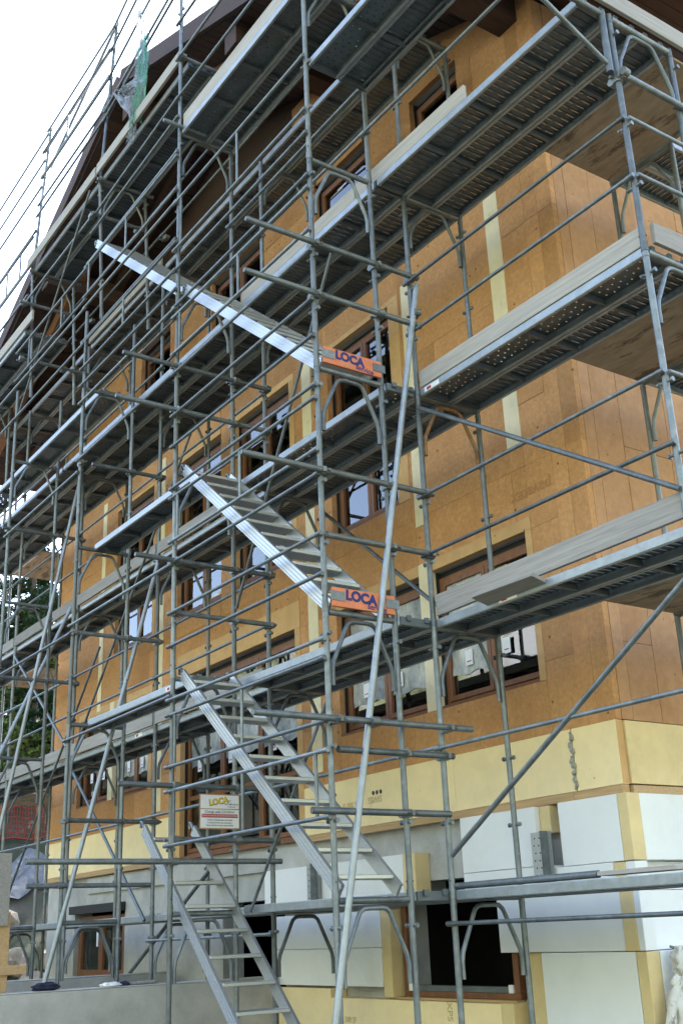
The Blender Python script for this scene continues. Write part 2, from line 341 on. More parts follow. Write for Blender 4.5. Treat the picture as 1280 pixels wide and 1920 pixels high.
# windows
def window(w, idx):
    x0,x1,z0,z1,n,film=w
    root=put('window',None,house,((x0+x1)/2-HM.x,0,z0))
    def wp(name,mb,m):
        mb.v=[(v[0]-(x0+x1)/2, v[1]-HM.y, v[2]-z0) for v in mb.v]; return put(name,mb.mesh(name,m),root)
    y0,y1=YF+.10,YF+.17; t=.042; zt=z1-.06
    f=MB(); f.box(x0+.003,x0+t,y0,y1,z0+.02,zt).box(x1-t,x1-.003,y0,y1,z0+.02,zt).box(x0+t,x1-t,y0,y1,zt-t,zt).box(x0+t,x1-t,y0,y1,z0+.02,z0+.02+t)
    wp('frame',f,LARCH)
    wp('sill',MB().box(x0+.004,x1-.004,YF+.0,y0-.002,z0-.012,z0+.022),LARCH)
    wp('dark_shutter_strip',MB().box(x0+.003,x1-.003,y0+.02,y1+.1,zt+.002,z1-.003),BLACK)  # black board stands in for the shadowed gap above the frame
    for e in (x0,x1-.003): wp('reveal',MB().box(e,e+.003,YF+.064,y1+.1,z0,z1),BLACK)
    a=x0+t; wd=(x1-x0-2*t)/n
    for i in range(n):
        u0,u1=a+i*wd+.004,a+(i+1)*wd-.004; s=.046; q0=y0-.012; b0=z0+.02+t+.004; b1=zt-t-.004
        sa=MB().box(u0,u0+s,q0,y1-.02,b0,b1).box(u1-s,u1,q0,y1-.02,b0,b1).box(u0+s,u1-s,q0,y1-.02,b1-s,b1).box(u0+s,u1-s,q0,y1-.02,b0,b0+s)
        tall=z1-z0>1.8
        if tall: sa.box(u0+s,u1-s,q0+.004,y1-.024,b0+.62,b0+.67)
        wp('sash',sa,LARCH)
        pieces=[(b0+s,b0+.62),(b0+.67,b1-s)] if tall else [(b0+s,b1-s)]
        for c0,c1 in pieces: wp('pane',MB().box(u0+s,u1-s,y0+.018,y0+.024,c0,c1),GLASS)
        if film and not (idx==1 and i==1):
            c0,c1=(b0+s+.17,b1-s) if not tall else (b0+1.02,b0+1.50); cc=MB(); nn=16
            gx=[u0+s+.004+(u1-u0-2*s-.008)*k/nn for k in range(nn+1)]; gzz=[c0+(c1-c0)*k/nn for k in range(nn+1)]
            vv=[(xx,y0+.010+.004*math.sin(xx*37+zz*9)+.003*math.sin(zz*31+xx*53),zz+(.012*math.sin(xx*21) if zz==gzz[0] else 0)) for zz in gzz for xx in gx]
            cc.add(vv,[(j*(nn+1)+k,j*(nn+1)+k+1,(j+1)*(nn+1)+k+1,(j+1)*(nn+1)+k) for j in range(nn) for k in range(nn)],True)
            wp('plastic_film',cc,FILM)
        if film or idx in (3,):
            sx=u0+s+(.09 if i%2 else .2); sz=b0+(.28 if not tall else .95)
            wp('sticker',MB().box(sx,sx+.10,y0-.006,y0-.004,sz,sz+.14),PAPER)
            wp('sticker_print',MB().box(sx+.02,sx+.08,y0-.0075,y0-.0065,sz+.03,sz+.040),REDP)
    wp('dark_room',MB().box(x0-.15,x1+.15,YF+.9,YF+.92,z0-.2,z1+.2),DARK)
for i,w in enumerate(WINS): window(w,i)
# floors, ceilings and back so that the rooms stay dark
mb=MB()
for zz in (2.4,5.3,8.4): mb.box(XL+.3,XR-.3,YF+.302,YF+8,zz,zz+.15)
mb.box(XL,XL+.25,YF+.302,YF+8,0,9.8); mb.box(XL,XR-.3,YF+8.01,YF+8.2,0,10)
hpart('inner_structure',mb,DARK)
# yellow foam band, timber strip, basement
for i,(a,b) in enumerate(((-2.35,.80),(-3.52,-2.352),(-9.0,-6.56),(-11.0,-9.002))):
    if i==0:
        for c,d in ((-2.35,-1.1),(-1.098,.33),(.345,.80)): hpart('yellow_foam_panel',MB().cbox(c,d,YF-.02,YF+.06,2.742,3.216,.003),YEL)
    else: hpart('yellow_foam_panel',MB().cbox(a,b,YF-.02,YF+.06,2.742,3.216+(.03 if i>1 else 0),.003),YEL)
for a,b in ((-3.52,.3),(.302,.80),(-11,-6.56)): hpart('timber_strip',MB().cbox(a,b,YF-.025,YF+.05,2.675,2.739,.003),BATTEN)
mort=MB(); random.seed(3)
for i in range(26):
    zz=2.76+i*.017; w_=.006+.014*random.random(); xx=.338+.012*math.sin(i*.9)
    mort.path([(xx-w_,YF-.026,zz),(xx+w_,YF-.026,zz+.006)],w_*.9,6)
hpart('mortar_seam',mort,GREY)
# basement wall with openings (dark door, timber door, window)
BOP=[(-2.05,-.50,1.25,2.12),(-5.45,-4.10,-.2,2.16),(-9.9,-8.15,1.0,2.28),(-1.75,-1.1,2.1,2.2)]
rects=[(XL,XR-.01,-.3,2.72)]
for o in BOP: rects=subtract(rects,o)
mb=MB()
for r in rects: mb.box(r[0],r[1],YF+.07,YF+.34,r[2],r[3])
hpart('basement_wall',mb,CONC)
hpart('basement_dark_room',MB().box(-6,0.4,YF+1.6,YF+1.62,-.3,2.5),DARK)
hpart('lintel_band',MB().box(-9.4,-3.52,YF+.03,YF+.068,2.45,2.66),CONC)
# basement window and door
bw=put('window',None,house,(-1.275-HM.x,0,1.25))
def bp_(name,mb,m):
    mb.v=[(v[0]+1.275,v[1]-HM.y,v[2]-1.25) for v in mb.v]; return put(name,mb.mesh(name,m),bw)
bp_('frame',MB().box(-2.02,-1.955,YF+.02,YF+.1,1.30,2.11).box(-.60,-.535,YF+.02,YF+.1,1.30,2.11).box(-2.02,-.535,YF+.02,YF+.1,1.255,1.298),LARCH)
bp_('aluminium_rail',MB().box(-1.95,-.605,YF+.03,YF+.09,1.30,1.345),DECK)
bp_('rail_end',MB().box(-1.953,-1.90,YF+.01,YF+.028,1.30,1.36),PAPER); bp_('rail_end',MB().box(-.66,-.607,YF+.01,YF+.028,1.30,1.36),PAPER)
bp_('sill',MB().box(-2.05,-.50,YF-.06,YF+.018,1.235,1.253),BATTEN)
dr=put('door',None,house,(-9.02-HM.x,0,1.0))
def dp_(name,mb,m):
    mb.v=[(v[0]+9.02,v[1]-HM.y,v[2]-1.0) for v in mb.v]; return put(name,mb.mesh(name,m),dr)
y0=YF+.12
dp_('frame',MB().box(-9.85,-9.74,y0,y0+.07,1.02,2.15).box(-8.33,-8.2,y0,y0+.07,1.02,2.15).box(-9.12,-8.98,y0,y0+.07,1.02,2.15).box(-9.74,-8.33,y0+.002,y0+.068,2.05,2.15).box(-9.74,-8.33,y0+.002,y0+.068,1.02,1.45),LARCH)
dp_('pane',MB().box(-9.735,-9.125,y0+.03,y0+.036,1.45,2.05),GLASS); dp_('pane',MB().box(-8.975,-8.335,y0+.03,y0+.036,1.45,2.05),GLASS)
dp_('dark_shutter_strip',MB().box(-9.92,-8.13,YF-.02,YF+.064,2.19,2.30),BLACK); dp_('sticker',MB().box(-9.25,-9.19,y0+.02,y0+.025,1.75,1.95),PAPER)
# white and ochre foam boards on the basement
def foam(x0,x1,z0,z1,m=WHITE,y=0,t=.12):
    hpart('white_foam_panel' if m is WHITE else 'ochre_foam_panel',MB().cbox(x0+.002,x1-.002,YF-.10+y+random.uniform(-.004,.004),YF+.066,z0+.002,z1-.002,.003),m)
foam(-4.23,-1.80,2.02,2.44); foam(-1.80,-1.62,2.02,2.44,YELD,-.001)
foam(-4.0,-2.19,1.66,1.98); foam(-4.0,-2.19,1.33,1.66); foam(-2.19,-2.055,1.25,1.98,YELD,.01)
foam(-.98,-.07,2.22,2.67); foam(.19,.798,2.20,2.67); foam(-.98,.10,2.0,2.22,WHITE,.002); foam(.105,.69,2.0,2.20,WHITE,-.003)
foam(-.07,.05,2.46,2.67,YELD,.05)
foam(-.60,.71,1.60,1.998)
foam(-.14,.798,.45,1.598); foam(-.42,-.142,.45,1.598,YELD,.10)
for a,b in ((-3.95,-3.0),(-2.998,-1.6),(-1.598,-.62)): hpart('yellow_foam_panel',MB().cbox(a,b,YF-.12,YF+.066,.45,1.232 if b>-2.5 else 1.31,.003),YEL)
foam(-.62,-.48,.45,1.24,YELD,-.015)
# side wall
SX=XR
def side(name,y0,y1,z0,z1,m,d=0.0,t=.06):
    hpart(name,MB().cbox(SX-t,SX+d,y0+.002,y1-.002,z0+.002,z1-.002,.002),m)
hpart('side_wall',MB().box(SX-.3,SX-.065,YF+.302,YF+8,-.3,10.2),CONC)
yy=YF+.001; ci=0
z=3.22
while z<10.2:
    zb=min(10.22,z+3.5)
    for a,b in ((YF+.062,YF+.19),(YF+.19,YF+.52),(YF+.52,YF+1.12),(YF+1.12,YF+1.75),(YF+1.75,YF+2.4),(YF+2.4,YF+4.9),(YF+4.9,YF+8)):
        zz=z
        cuts=[z,z+1.5+.9*math.sin(a*9+z),zb]
        for c0,c1 in zip(cuts,cuts[1:]):
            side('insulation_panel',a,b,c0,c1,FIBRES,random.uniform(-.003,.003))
    z=zb
side('corner_board',YF-.018,YF+.06,2.744,3.214,CREAM,.001,.0005)
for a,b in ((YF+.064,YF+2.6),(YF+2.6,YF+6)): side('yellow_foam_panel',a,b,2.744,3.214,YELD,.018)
side('timber_strip',YF+.064,YF+4,2.677,2.737,BATTEN,.024)
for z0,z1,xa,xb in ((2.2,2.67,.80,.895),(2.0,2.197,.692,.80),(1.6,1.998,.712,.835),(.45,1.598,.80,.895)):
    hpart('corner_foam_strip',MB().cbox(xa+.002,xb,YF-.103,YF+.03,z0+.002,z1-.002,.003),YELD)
    for ya,yb in ((YF+.032,YF+1.4),(YF+1.4,YF+2.6)): hpart('white_foam_panel',MB().cbox(.738,xb+random.uniform(-.004,.006),ya+.001,yb-.001,z0+.002,z1-.002,.003),WHITE)
    if xb<.88: hpart('white_foam_panel',MB().cbox(xb+.001,.893,YF-.098,YF+.03,z0+.002,z1-.002,.003),WHITE)
# roof
YV=.37
def rpart(name,mb,m,parent): 
    mb.v=[(v[0]-HM.x,v[1]-HM.y,v[2]) for v in mb.v]; return put(name,mb.mesh(name,m),parent)
roof=put('roof',None,house)
for sg,xe in ((1,2.1),(-1,-12.5)):
    mb=MB(); P=[(XA,ZAP+.05),(xe,soff(xe)+.05),(xe,soff(xe)+.22),(XA,ZAP+.22)]
    if sg<0: P=P[::-1]
    mb.prism(P,YV+.06,YF+9); rpart('roof_slab',mb,TILE,roof)
    # soffit boards, laid along the slope direction's cross: each board runs from verge to the back
    n=int(abs(xe-XA)/.16); 
    for i in range(n):
        a=XA+sg*(i*.16+.004); b=XA+sg*((i+1)*.16-.004)
        P=[(a,soff(a)+.025),(b,soff(b)+.025),(b,soff(b)+.048),(a,soff(a)+.048)]
        if sg<0: P=P[::-1]
        rpart('soffit_board',MB().prism(P,YV+.05,YF+2.5),ROOFW,roof)
    for yb,w_,h,m in ((YV,.05,.24,ROOFW),(YV+.62,.12,.20,BEAM),(YV+1.25,.12,.18,ROOFW)):
        drop=-.14 if yb==YV else .09
        rpart('barge_board' if yb==YV else 'rafter',MB().beam((XA+sg*.03,yb,ZAP-drop-.012),(xe,yb,soff(xe)-drop),w_,h),m,roof)
    for xp in (XA+sg*2.9,XA+sg*5.62):
        rpart('purlin',MB().cbox(xp-.13,xp+.13,YV+.1,YF+2.0,soff(xp)-.36,soff(xp)-.03,.005),ROOFW,roof)
rpart('purlin',MB().cbox(XA-.12,XA+.12,YV+.1,YF+2,ZAP-.45,ZAP-.1,.005),ROOFW,roof)
# prints on the boards
t=put('print',text_mesh('SWISS',.085,INKY),house,(-2.28-HM.x,-.0225,2.975),(math.pi/2,math.pi,0)); t2=put('print',text_mesh('XPS 300 SF',.075,INKY),house,(-2.66-HM.x,-.0225,2.965),(math.pi/2,math.pi,0))
d3=MB()
for i in range(3): d3.path([(-2.30+i*.06,YF-.024,3.035),(-2.30+i*.06,YF-.0215,3.035)],.02,12)
hpart('print',d3,INK)
put('print',text_mesh('pavatex',.16,INKB),house,(.17-HM.x,-.0065,5.27),(math.pi/2,math.pi,0))
put('print',text_mesh('XPS 300',.09,INKY),house,(-1.25-HM.x,-.1225,1.08),(math.pi/2,math.pi/2,0))
put('print',text_mesh('XPS 300 SF',.07,INKY),house,(-2.75-HM.x,-.1225,1.05),(math.pi/2,0,0))
# steel brackets fixed to the basement
def bracket(x,z,label):
    r=thing('steel_bracket',label,'bracket',loc=(x,YF-.12,z))
    mb=MB(); mb.box(-.12,.10,-.012,-.006,0,.36); mb.obj('plate',ALU,r)
    MB().box(.06,.066,-.09,-.013,0,.36).obj('flange',GALV,r)
    for i in range(6):
        for j in range(2): MB().path([(-.09+j*.05+.012*(i%2),-.014,.04+i*.055),(-.09+j*.05+.012*(i%2),-.0125,.04+i*.055)],.007,8).obj('hole',BLACK,r)
bracket(.02,2.11,'perforated steel bracket in the foam gap right of the corner scaffold post')
bracket(-3.22,2.09,'perforated steel bracket on the white foam behind the stair foot')

# ------------------------------------------------------------------ concrete walls of the stairwell
for x,y0,y1,zt,l in ((-3.95,-7,YF-.13,1.415,'grey concrete retaining wall running out from the facade in the foreground'),(-6.4,-7,YF-.13,1.45,'grey concrete wall behind the front retaining wall')):
    w=thing('concrete_wall',l,'wall',loc=(x,y0,0))
    MB().cbox(-.2,0,0,y1-y0,-.3,zt-.012,.01).obj('wall_body',CONC,w)
    MB().cbox(-.2,-.001,0,y1-y0,zt-.0115,zt,.004).obj('wall_top',CONC,w)

# ------------------------------------------------------------------ scaffold frames
def frame_meshes(w, pm):
    d={}
    p=MB(); p.path([(0,0,-2.0),(0,0,.03)],.0225,12,hollow=True)
    p.path([(0,0,-2.0),(0,0,-1.93)],.0262,12)
    p.path([(0,0,-.045),(0,0,-.035)],.0255,12)
    d['post']=p.mesh('post',pm)
    d['transom']=MB().path([(0,.02,0),(0,w-.02,0)],.0235,12).mesh('transom',pm)
    a=.046; pts=[(0,a,-.54),(0,a,-.42),(0,a+.012,-.36)]
    pts+= [(0,w*.27,-.115),(0,w*.30,-.078),(0,w*.345,-.056),(0,w*.40,-.05)]
    pts=pts+[(0,w-y,z) for _,y,z in pts[::-1]]
    d['arch_brace']=MB().path(pts,.0165,10,hollow=True).mesh('arch_brace',pm)
    lug=MB().path([(-.055,0,0),(.055,0,0)],.011,8); 
    for s in (-1,1): lug.path([(s*.048,0,0),(s*.062,0,0)],.017,10)
    d['lug']=lug.mesh('lug',pm)
    d['pin']=MB().path([(0,-.027,0),(0,.027,0)],.006,6).mesh('pin',BLACK)
    return d
FM={(o,m):frame_meshes(.63 if o else .66, GALV if m==0 else GALVD) for o in (0,1) for m in (0,1)}
RUST=frame_meshes(.66,RUSTY)
LIFT=['ground','lowest','second','third','fourth','fifth','sixth','seventh']
def lean(k,z,row): return .055*max(0,z-9.3) if (k<=-2 and row<2) else 0
def frame(k,row,z):
    o=row==0; w=.63 if o else .66; y=ROW[row]
    a,b=(X(k),y,z-2),(X(k),y+w,z)
    if not inview(a,b,(X(k),y,z),(X(k),y+w,z-2)): return
    fm=FM[(1 if o else 0),(k*3+int(z))%5==0 and 1 or 0]
    side_='outer' if o else 'inner'
    r=thing('scaffold_frame','%s row scaffold frame with arched brace, %s, %s lift'%(side_,line_of(k),(LIFT[z//2] if z%2==0 else 'raised top')),'scaffold frame','scaffold frames',loc=(X(k),y,z))
    l0,l1=lean(k,z-2,row),lean(k,z,row)
    if l1: r.location.y+=l1; r.rotation_euler.x=-math.atan2(l1-l0,2)*-1
    for yy in (0,w):
        p=put('post',fm['post'],r,(0,yy,0),(0,0,random.random()*6))
        for q in (-.17,-.98,-1.48): put('lug',fm['lug'],p,(0,.0,q),(0,0,-p.rotation_euler.z))
        put('pin',fm['pin'],p,(0,0,-1.88))
    put('transom',fm['transom'],r)
    put('arch_brace',RUST['arch_brace'] if (k,row,z)==(0,2,6) else fm['arch_brace'],r)
for k in range(1,-6,-1):
    for z in (2,4,6,8,10,12):
        if k==1 and z>8: continue
        if z<=10: frame(k,2,z)
        if k<=0 and not (z==12 or k in (-2,-3) and z==10): frame(k,0,z)
for k in (-2,-3): frame(k,0,11)
GUARD={0:(10,12),-1:(10,13.4),-2:(11,13.75),-3:(11,13.65),-4:(10,12.6),-5:(10,12.4)}
for k,(za,zb) in GUARD.items():
    p0=Vector((X(k),lean(k,za,0),za)); p1=Vector((X(k),lean(k,zb,0),zb)); mb=MB().path([(0,0,0),p1-p0],.0225,12,hollow=True)
    if not inview(p0,p1): continue
    o=tag(put('guard_post',None,None,p0),'upright guard post at the roof edge, %s'%line_of(k),'guard post','guard posts'); mb.obj('tube',GALV,o)
    for t in (.15,.5,.9): put('lug',FM[0,0]['lug'],o,(p1-p0)*t)
for k in (-2,-3):
    for r_ in (0,1):
        o=MB().path([(0,0,0),(0,0,1.1)],.0225,12).obj('spacer_tube',GALV,None,(X(k),ROW[r_],7.95)); tag(o,'short post piece below the raised frame, %s, %s row'%(line_of(k),('outer','inner')[r_]),'tube')

# ------------------------------------------------------------------ steel deck planks
PL=BAY-.055; PW=.315
def plank_meshes(kind):
    d={}; mb=MB(); n=40; p=PL/n; t=0
    for i in range(n):
        x0=i*p; x1=x0+p*.72; x2=x0+p
        mb.add([(x0,.02,0),(x1,.02,0),(x1,PW-.02,0),(x0,PW-.02,0)],[(0,1,2,3)])
        h=-.007 if kind==0 else 0
        if kind==0: slots=[(.05,.135),(.18,.265)]
        else: slots=[(.04+.02*(i%2),.055+.02*(i%2)),(.10+.02*(i%2),.115+.02*(i%2)),(.17+.02*(i%2),.185+.02*(i%2)),(.24+.02*(i%2),.255+.02*(i%2))]
        ysegs=[.02]+[v for s in slots for v in s]+[PW-.02]
        xa,xb=x1,x2
        for j in range(0,len(ysegs),2):
            mb.add([(xa,ysegs[j],h),(xb,ysegs[j],h),(xb,ysegs[j+1],h),(xa,ysegs[j+1],h)],[(0,1,2,3)])
        # narrow the slot: lips left and right of it
        for s0,s1 in slots:
            wd=(xb-xa)*(.41 if kind==0 else .2)
            mb.add([(xa,s0,h),(xa+wd,s0,h),(xa+wd,s1,h),(xa,s1,h)],[(0,1,2,3)]); mb.add([(xb-wd,s0,h),(xb,s0,h),(xb,s1,h),(xb-wd,s1,h)],[(0,1,2,3)])
        if h: mb.add([(x1,.02,0),(x1,PW-.02,0),(x1,PW-.02,h),(x1,.02,h)],[(0,1,2,3)]); mb.add([(x2,.02,0),(x2,PW-.02,0),(x2,PW-.02,h),(x2,.02,h)],[(3,2,1,0)])
    d['deck_sheet']=mb.mesh('deck_sheet',DECK)
    def chan(s):
        y=0 if s>0 else PW; c=MB()
        prof=[(.022,.0),(.002,.002),(0,-.004),(0,-.060),(.004,-.066),(.026,-.066),(.028,-.063),(.028,-.054)]
        pts=[(y+s*a,b) for a,b in prof]; m_=len(pts)
        vs=[(0,a,b) for a,b in pts]+[(PL,a,b) for a,b in pts]
        c.add(vs,[(i,i+1,m_+i+1,m_+i) for i in range(m_-1)]); return c.mesh('side_channel',GALVL)
    d['c0']=chan(1); d['c1']=chan(-1)
    d['cross_rib']=MB().box(-.012,.012,.03,PW-.03,-.052,-.010).mesh('cross_rib',DECK)
    e=MB().box(-.014,.016,.004,PW-.004,-.062,.001)
    for yy in (.05,PW-.09): e.box(-.034,-.0145,yy,yy+.04,-.03,.012)
    d['end_cap']=e.mesh('end_cap',DECK)
    return d
STK=[MB().box(0,.19,-.0006,.0006,0,.042).mesh('sticker',PAPER),MB().box(.03,.085,-.0004,.0004,.008,.034).mesh('sticker_print',REDP)]
PM=[plank_meshes(0),plank_meshes(1)]
def plank(k,y,z,kind,label,dz=.052,x=None,parentlab='steel deck planks'):
    x0=X(k)+.0275 if x is None else x
    if not inview((x0,y,z),(x0+PL,y,z),(x0+PL,y+PW,z)): return
    m=PM[kind]; r=thing('deck_plank',label,'deck plank',parentlab,loc=(x0,y+lean(k,z,0 if y<.6 else 2),z+dz))
    put('deck_sheet',m['deck_sheet'],r); put('side_channel',m['c0'],r); put('side_channel',m['c1'],r)
    for q in (.62,1.22,1.82): put('cross_rib',m['cross_rib'],r,(q,0,0))
    put('end_cap',m['end_cap'],r); put('end_cap',m['end_cap'],r,(PL,0,0),(0,0,math.pi)).location.y=PW
    if (k,z) in ((0,4),(0,6),(-2,4),(-1,2),(-3,4)) and y<1.05:
        q=.72 if (k,z)==(0,4) else .06 if k==0 else 1.9
        put('sticker',STK[0],r,(q,-.0012,-.055)); put('sticker_print',STK[1],r,(q,-.0022,-.055))
for k in range(0,-6,-1):
    for z in (2,4,6,8,10):
        lv=LIFT[z//2]
        if k==0 and z==10: continue
        ys=[(ROW[2]+.01,'outer'),(ROW[2]+.335,'inner')]
        if z==8 or k==-1 and z<10: ys=[(.70,'outermost'),(ROW[2]+.013,'middle'),(ROW[2]+.335,'innermost')]
        for i,(y,w_) in enumerate(ys):
            plank(k,y,z,1 if (i==0 and z==6 and k in (0,-1)) else 0,'%s steel plank of the %s facade deck, %s'%(w_,lv,bay_of(k)))
for k in (-3,-4,-5): plank(k,.20,8,1,'lone perforated plank of outer row, fourth deck, %s'%bay_of(k))
plank(-2,.20,4,0,'single steel plank of outer row at second deck level left of the stair'); plank(-2,.20,6,0,'single steel plank of outer row at third deck level left of the stair')
for k,z in ((-4,10),(-5,10),(-3,11),(-2,11),(-1,10),(0,9)):
    for i in (0,1): plank(k,.0+i*.32+.01,z,1 if (i==0 and k>=-1) else 0,'%s steel plank of the outer top walkway, %s'%(('outer','inner')[i],bay_of(k)))

# ------------------------------------------------------------------ toe boards
def toe(x0,x1,y,z,label,m=WOODG,h=.15,tilt=0,endx=None):
    if not inview((x0,y,z),(x1,y,z),((x0+x1)/2,y,z)): return
    o=MB().cbox(0,x1-x0,-.016,.016,0,h,.003).obj('toe_board',m,None,(x0,y,z)); o.rotation_euler.y=tilt
    tag(o,label,'toe board','wooden toe boards')
DZ=.058
toe(-.30,1.22,.72,8+DZ,'pale wooden toe board ending midway on fourth deck of the right bay',WOODL,.15)
toe(.04,BAY-.03,ROW[2]+.02,6+DZ,'pale grey wooden toe board on third deck of right bay',WOODL,.155)
toe(.04,BAY+.3,ROW[2]+.02,4+DZ+.02,'long weathered knotty toe board on second deck of right bay',WOODG,.17,-.012)
toe(-BAY+.06,-.33,.72,8+DZ,'pale wooden toe board on fourth deck above the stair',WOODL,.15)
toe(-BAY+.05,.6,.03,10+DZ,'pale wooden toe board along the outer top walkway above stair',WOODL,.17)
toe(X(-2)+.05,X(-1)-.04,.03,11+DZ,'wooden toe board on raised top walkway, bay left of stair',WOODL,.15)
toe(X(-3)-.04,X(-2)+.0,.03,11+DZ,'wooden toe board on raised top walkway, two bays left of stair',WOODL,.15)
toe(X(-4)+.05,X(-3)+.3,.04,10+DZ,'wooden toe board of outer walkway with its sawn end past the post',WOODL,.16)
for k,n in ((-2,'left of the stair'),(-3,'two bays left of the stair'),(-4,'three bays left of the stair'),(-5,'at the far left end')):
    toe(X(k)+.04,X(k+1)-(.03 if k!=-2 else .08),ROW[2]-.015,4+DZ,'grey weathered toe board on second deck, bay %s'%n)
    toe(X(k)+.04,X(k+1)-.03,ROW[2]-.015,6+DZ,'grey weathered toe board on third deck, bay %s'%n)
toe(X(-3)+.04,X(-2)-.03,ROW[2]-.015,10+DZ,'brown weathered toe board on fifth deck two bays left of stair',WOODG,.15)
for z,l in ((8,'fourth'),(6,'third')):
    o=MB().cbox(0,2.0,-.016,.016,0,.16,.003).obj('toe_board',WOODG,None,(BAY+.045,.75 if z==8 else ROW[2]+.05,z+DZ)); o.rotation_euler.z=math.pi/2; tag(o,'grey toe board across the corner end of the %s deck'%l,'toe board','wooden toe boards')
# loose plank pieces
o=MB().cbox(0,.62,-.09,.09,0,.03,.003).obj('loose_plank',WOODG,None,(.62,ROW[2]-.06,4.03)); o.rotation_euler=(-.25,0,.03); tag(o,'short loose plank leaning on the outer edge of second deck, right bay','plank')
o=MB().cbox(0,.62,-.07,.07,0,.028,.003).obj('loose_plank',WOODL,None,(1.38,ROW[2]+.10,2.07)); tag(o,'pale wood plank offcut lying on the lowest deck near the corner','plank')
o=MB().path([(0,0,0),(1.42,0,0)],.0235,12,hollow=True).obj('loose_tube',GALV,None,(-.06,ROW[2]+.07,2.083)); tag(o,'grey steel tube lying along the lowest deck of right bay','tube')

# ------------------------------------------------------------------ guard rails
RAILM=MB().path([(0,0,0),(BAY,0,0)],.0155,10)
RAILM.path([(-.035,0,-.0),(.03,0,0)],.019,8); RAILM.path([(BAY-.03,0,0),(BAY+.035,0,0)],.019,8); RAILM=RAILM.mesh('guard_rail',GALV)
VERT={}
def vert(h):
    if h not in VERT: VERT[h]=MB().path([(0,0,0),(0,0,h)],.0135,8).mesh('upright',GALV)
    return VERT[h]
def rail(k,row,z,label,dy=-.04):
    y=ROW[row]+dy+lean(k,z,row)
    if not inview((X(k),y,z),(X(k+1),y,z),(X(k)+BAY/2,y,z)): return
    y1=ROW[row]+dy+lean(k+1,z,row)
    o=put('guard_rail',RAILM,None,(X(k),y,z)); o.rotation_euler.z=math.atan2(y1-y,BAY); o.rotation_euler.y=random.uniform(-.006,.006); tag(o,label,'guard rail','guard rails')
def gframe(k,row,z0,z1,label,ups=(.18,1.36)):
    y=ROW[row]-.045+lean(k,z0,row)
    if not inview((X(k),y,z0),(X(k+1),y,z1),(X(k)+BAY/2,y,z1)): return
    r=thing('double_guard_rail',label,'guard rail','two rail guard frames',loc=(X(k),y,z0),rot=(0,random.uniform(-.005,.005),0))
    put('rail',RAILM,r); put('rail',RAILM,r,(0,0,z1-z0))
    for u in ups: put('upright',vert(round(z1-z0,3)),r,(u,0,0))
HN=lambda z: 'about %.1f deck heights up'%(z/2)
def railset(k, zs, where):
    for i,z in enumerate(sorted(zs)):
        rail(k,0,z,'outer guard rail %s, %s from the bottom'%(where,(ORD+['tenth','eleventh','twelfth','thirteenth','fourteenth','fifteenth','sixteenth'])[i+1]))
railset(-1,[3.80,4.29,4.60,5.08,5.83,6.27,6.6,7.06,7.82,8.25,10.45,11.0,11.5],'across the stair bay')
for i,(a,b) in enumerate(((2.55,3.0),(3.21,3.66),(5.29,5.73),(7.28,7.70),(8.5,9.08))):
    gframe(-1,0,a,b,'guard frame across the stair bay, %s from the ground'%ORD[i+1],(.14,1.32,2.36) if i==0 else (.14,1.32))
railset(-2,[3.82,5.08,7.06,7.8,8.03,8.6,9.1,9.75,10.2,10.45,12.0,12.15,12.7,13.2,13.6],'in the bay left of the stair')
for i,(a,b) in enumerate(((8.25,8.62),(9.25,9.68))): gframe(-2,0,a,b,'guard frame in the bay left of the stair, %s one'%('lower','upper')[i],(.1,1.2))
railset(-3,[5.0,6.9,8.6,9.1,9.7,10.5,12.0,12.2,12.7,13.2,13.6],'two bays left of the stair')
gframe(-3,0,9.2,9.65,'guard frame two bays left of the stair',(.5,1.7)); gframe(-3,0,12.72,13.17,'guard frame at roof edge two bays left of the stair',(1.0,))
railset(-4,[8.6,9.1,10.6,11.1,11.7,12.5,13.0,13.5],'three bays left of the stair')
gframe(-4,0,11.15,11.6,'guard frame at far left against the sky',(1.4,2.0))
railset(-5,[8.6,9.1,10.6,11.1],'at far left')
for z in (10.6,11.1): rail(0,0,z,'outer guard rail at the very top right, %s'%('lower','upper')[z>11])
n_={2:'lowest',4:'second',6:'third',8:'fourth',10:'fifth'}
for k in range(0,-6,-1):
    for z,offs in ((2,(1.06,)),(4,(.58,1.08)),(6,(.58,1.08)),(8,(.52,1.02)),(10,(.5,1.0))):
        if k==0 and z==10: continue
        row=1 if (z==8 and k>=-1) else 2
        if k==-1 and z in (4,6): continue
        for f,of in enumerate(offs): rail(k,row,z+of,'%s guard rail over %s facade deck, %s'%(('lower','upper')[f] if len(offs)>1 else 'single',n_[z],bay_of(k)))
rail(0,2,1.83,'horizontal rail just under the lowest deck of right bay')
rail(-2,2,1.80,'horizontal rail just under the lowest deck left of the stair')

# ------------------------------------------------------------------ long tubes, couplers, braces, shores
def coupler_mesh():
    c=MB(); c.path([(0,0,-.028),(0,0,.028)],.033,12); c.box(.02,.062,-.014,.014,-.02,.02); c.path([(.05,-.045,0),(.05,.045,0)],.007,6); c.path([(.05,.03,0),(.05,.05,0)],.013,6)
    c.path([(-.045,-.028,0),(-.045,.028,0)],.032,12); return c.mesh('coupler',GALVD)
CPM=coupler_mesh()
def tube(p0,p1,label,r=.0242,coup=(),m=GALV,name='steel_tube',cat='tube'):
    p0=Vector(p0); p1=Vector(p1)
    if not inview(p0,p1,(p0+p1)/2): return
    o=MB().path([(0,0,0),p1-p0],r,12,hollow=r>.02).obj(name,m,None,p0); tag(o,label,cat)
    for c in coup:
        c=Vector(c); cc=put('coupler',CPM,o,c-p0,(0,0,random.choice((0,math.pi))+random.uniform(-.2,.2)))
    return o
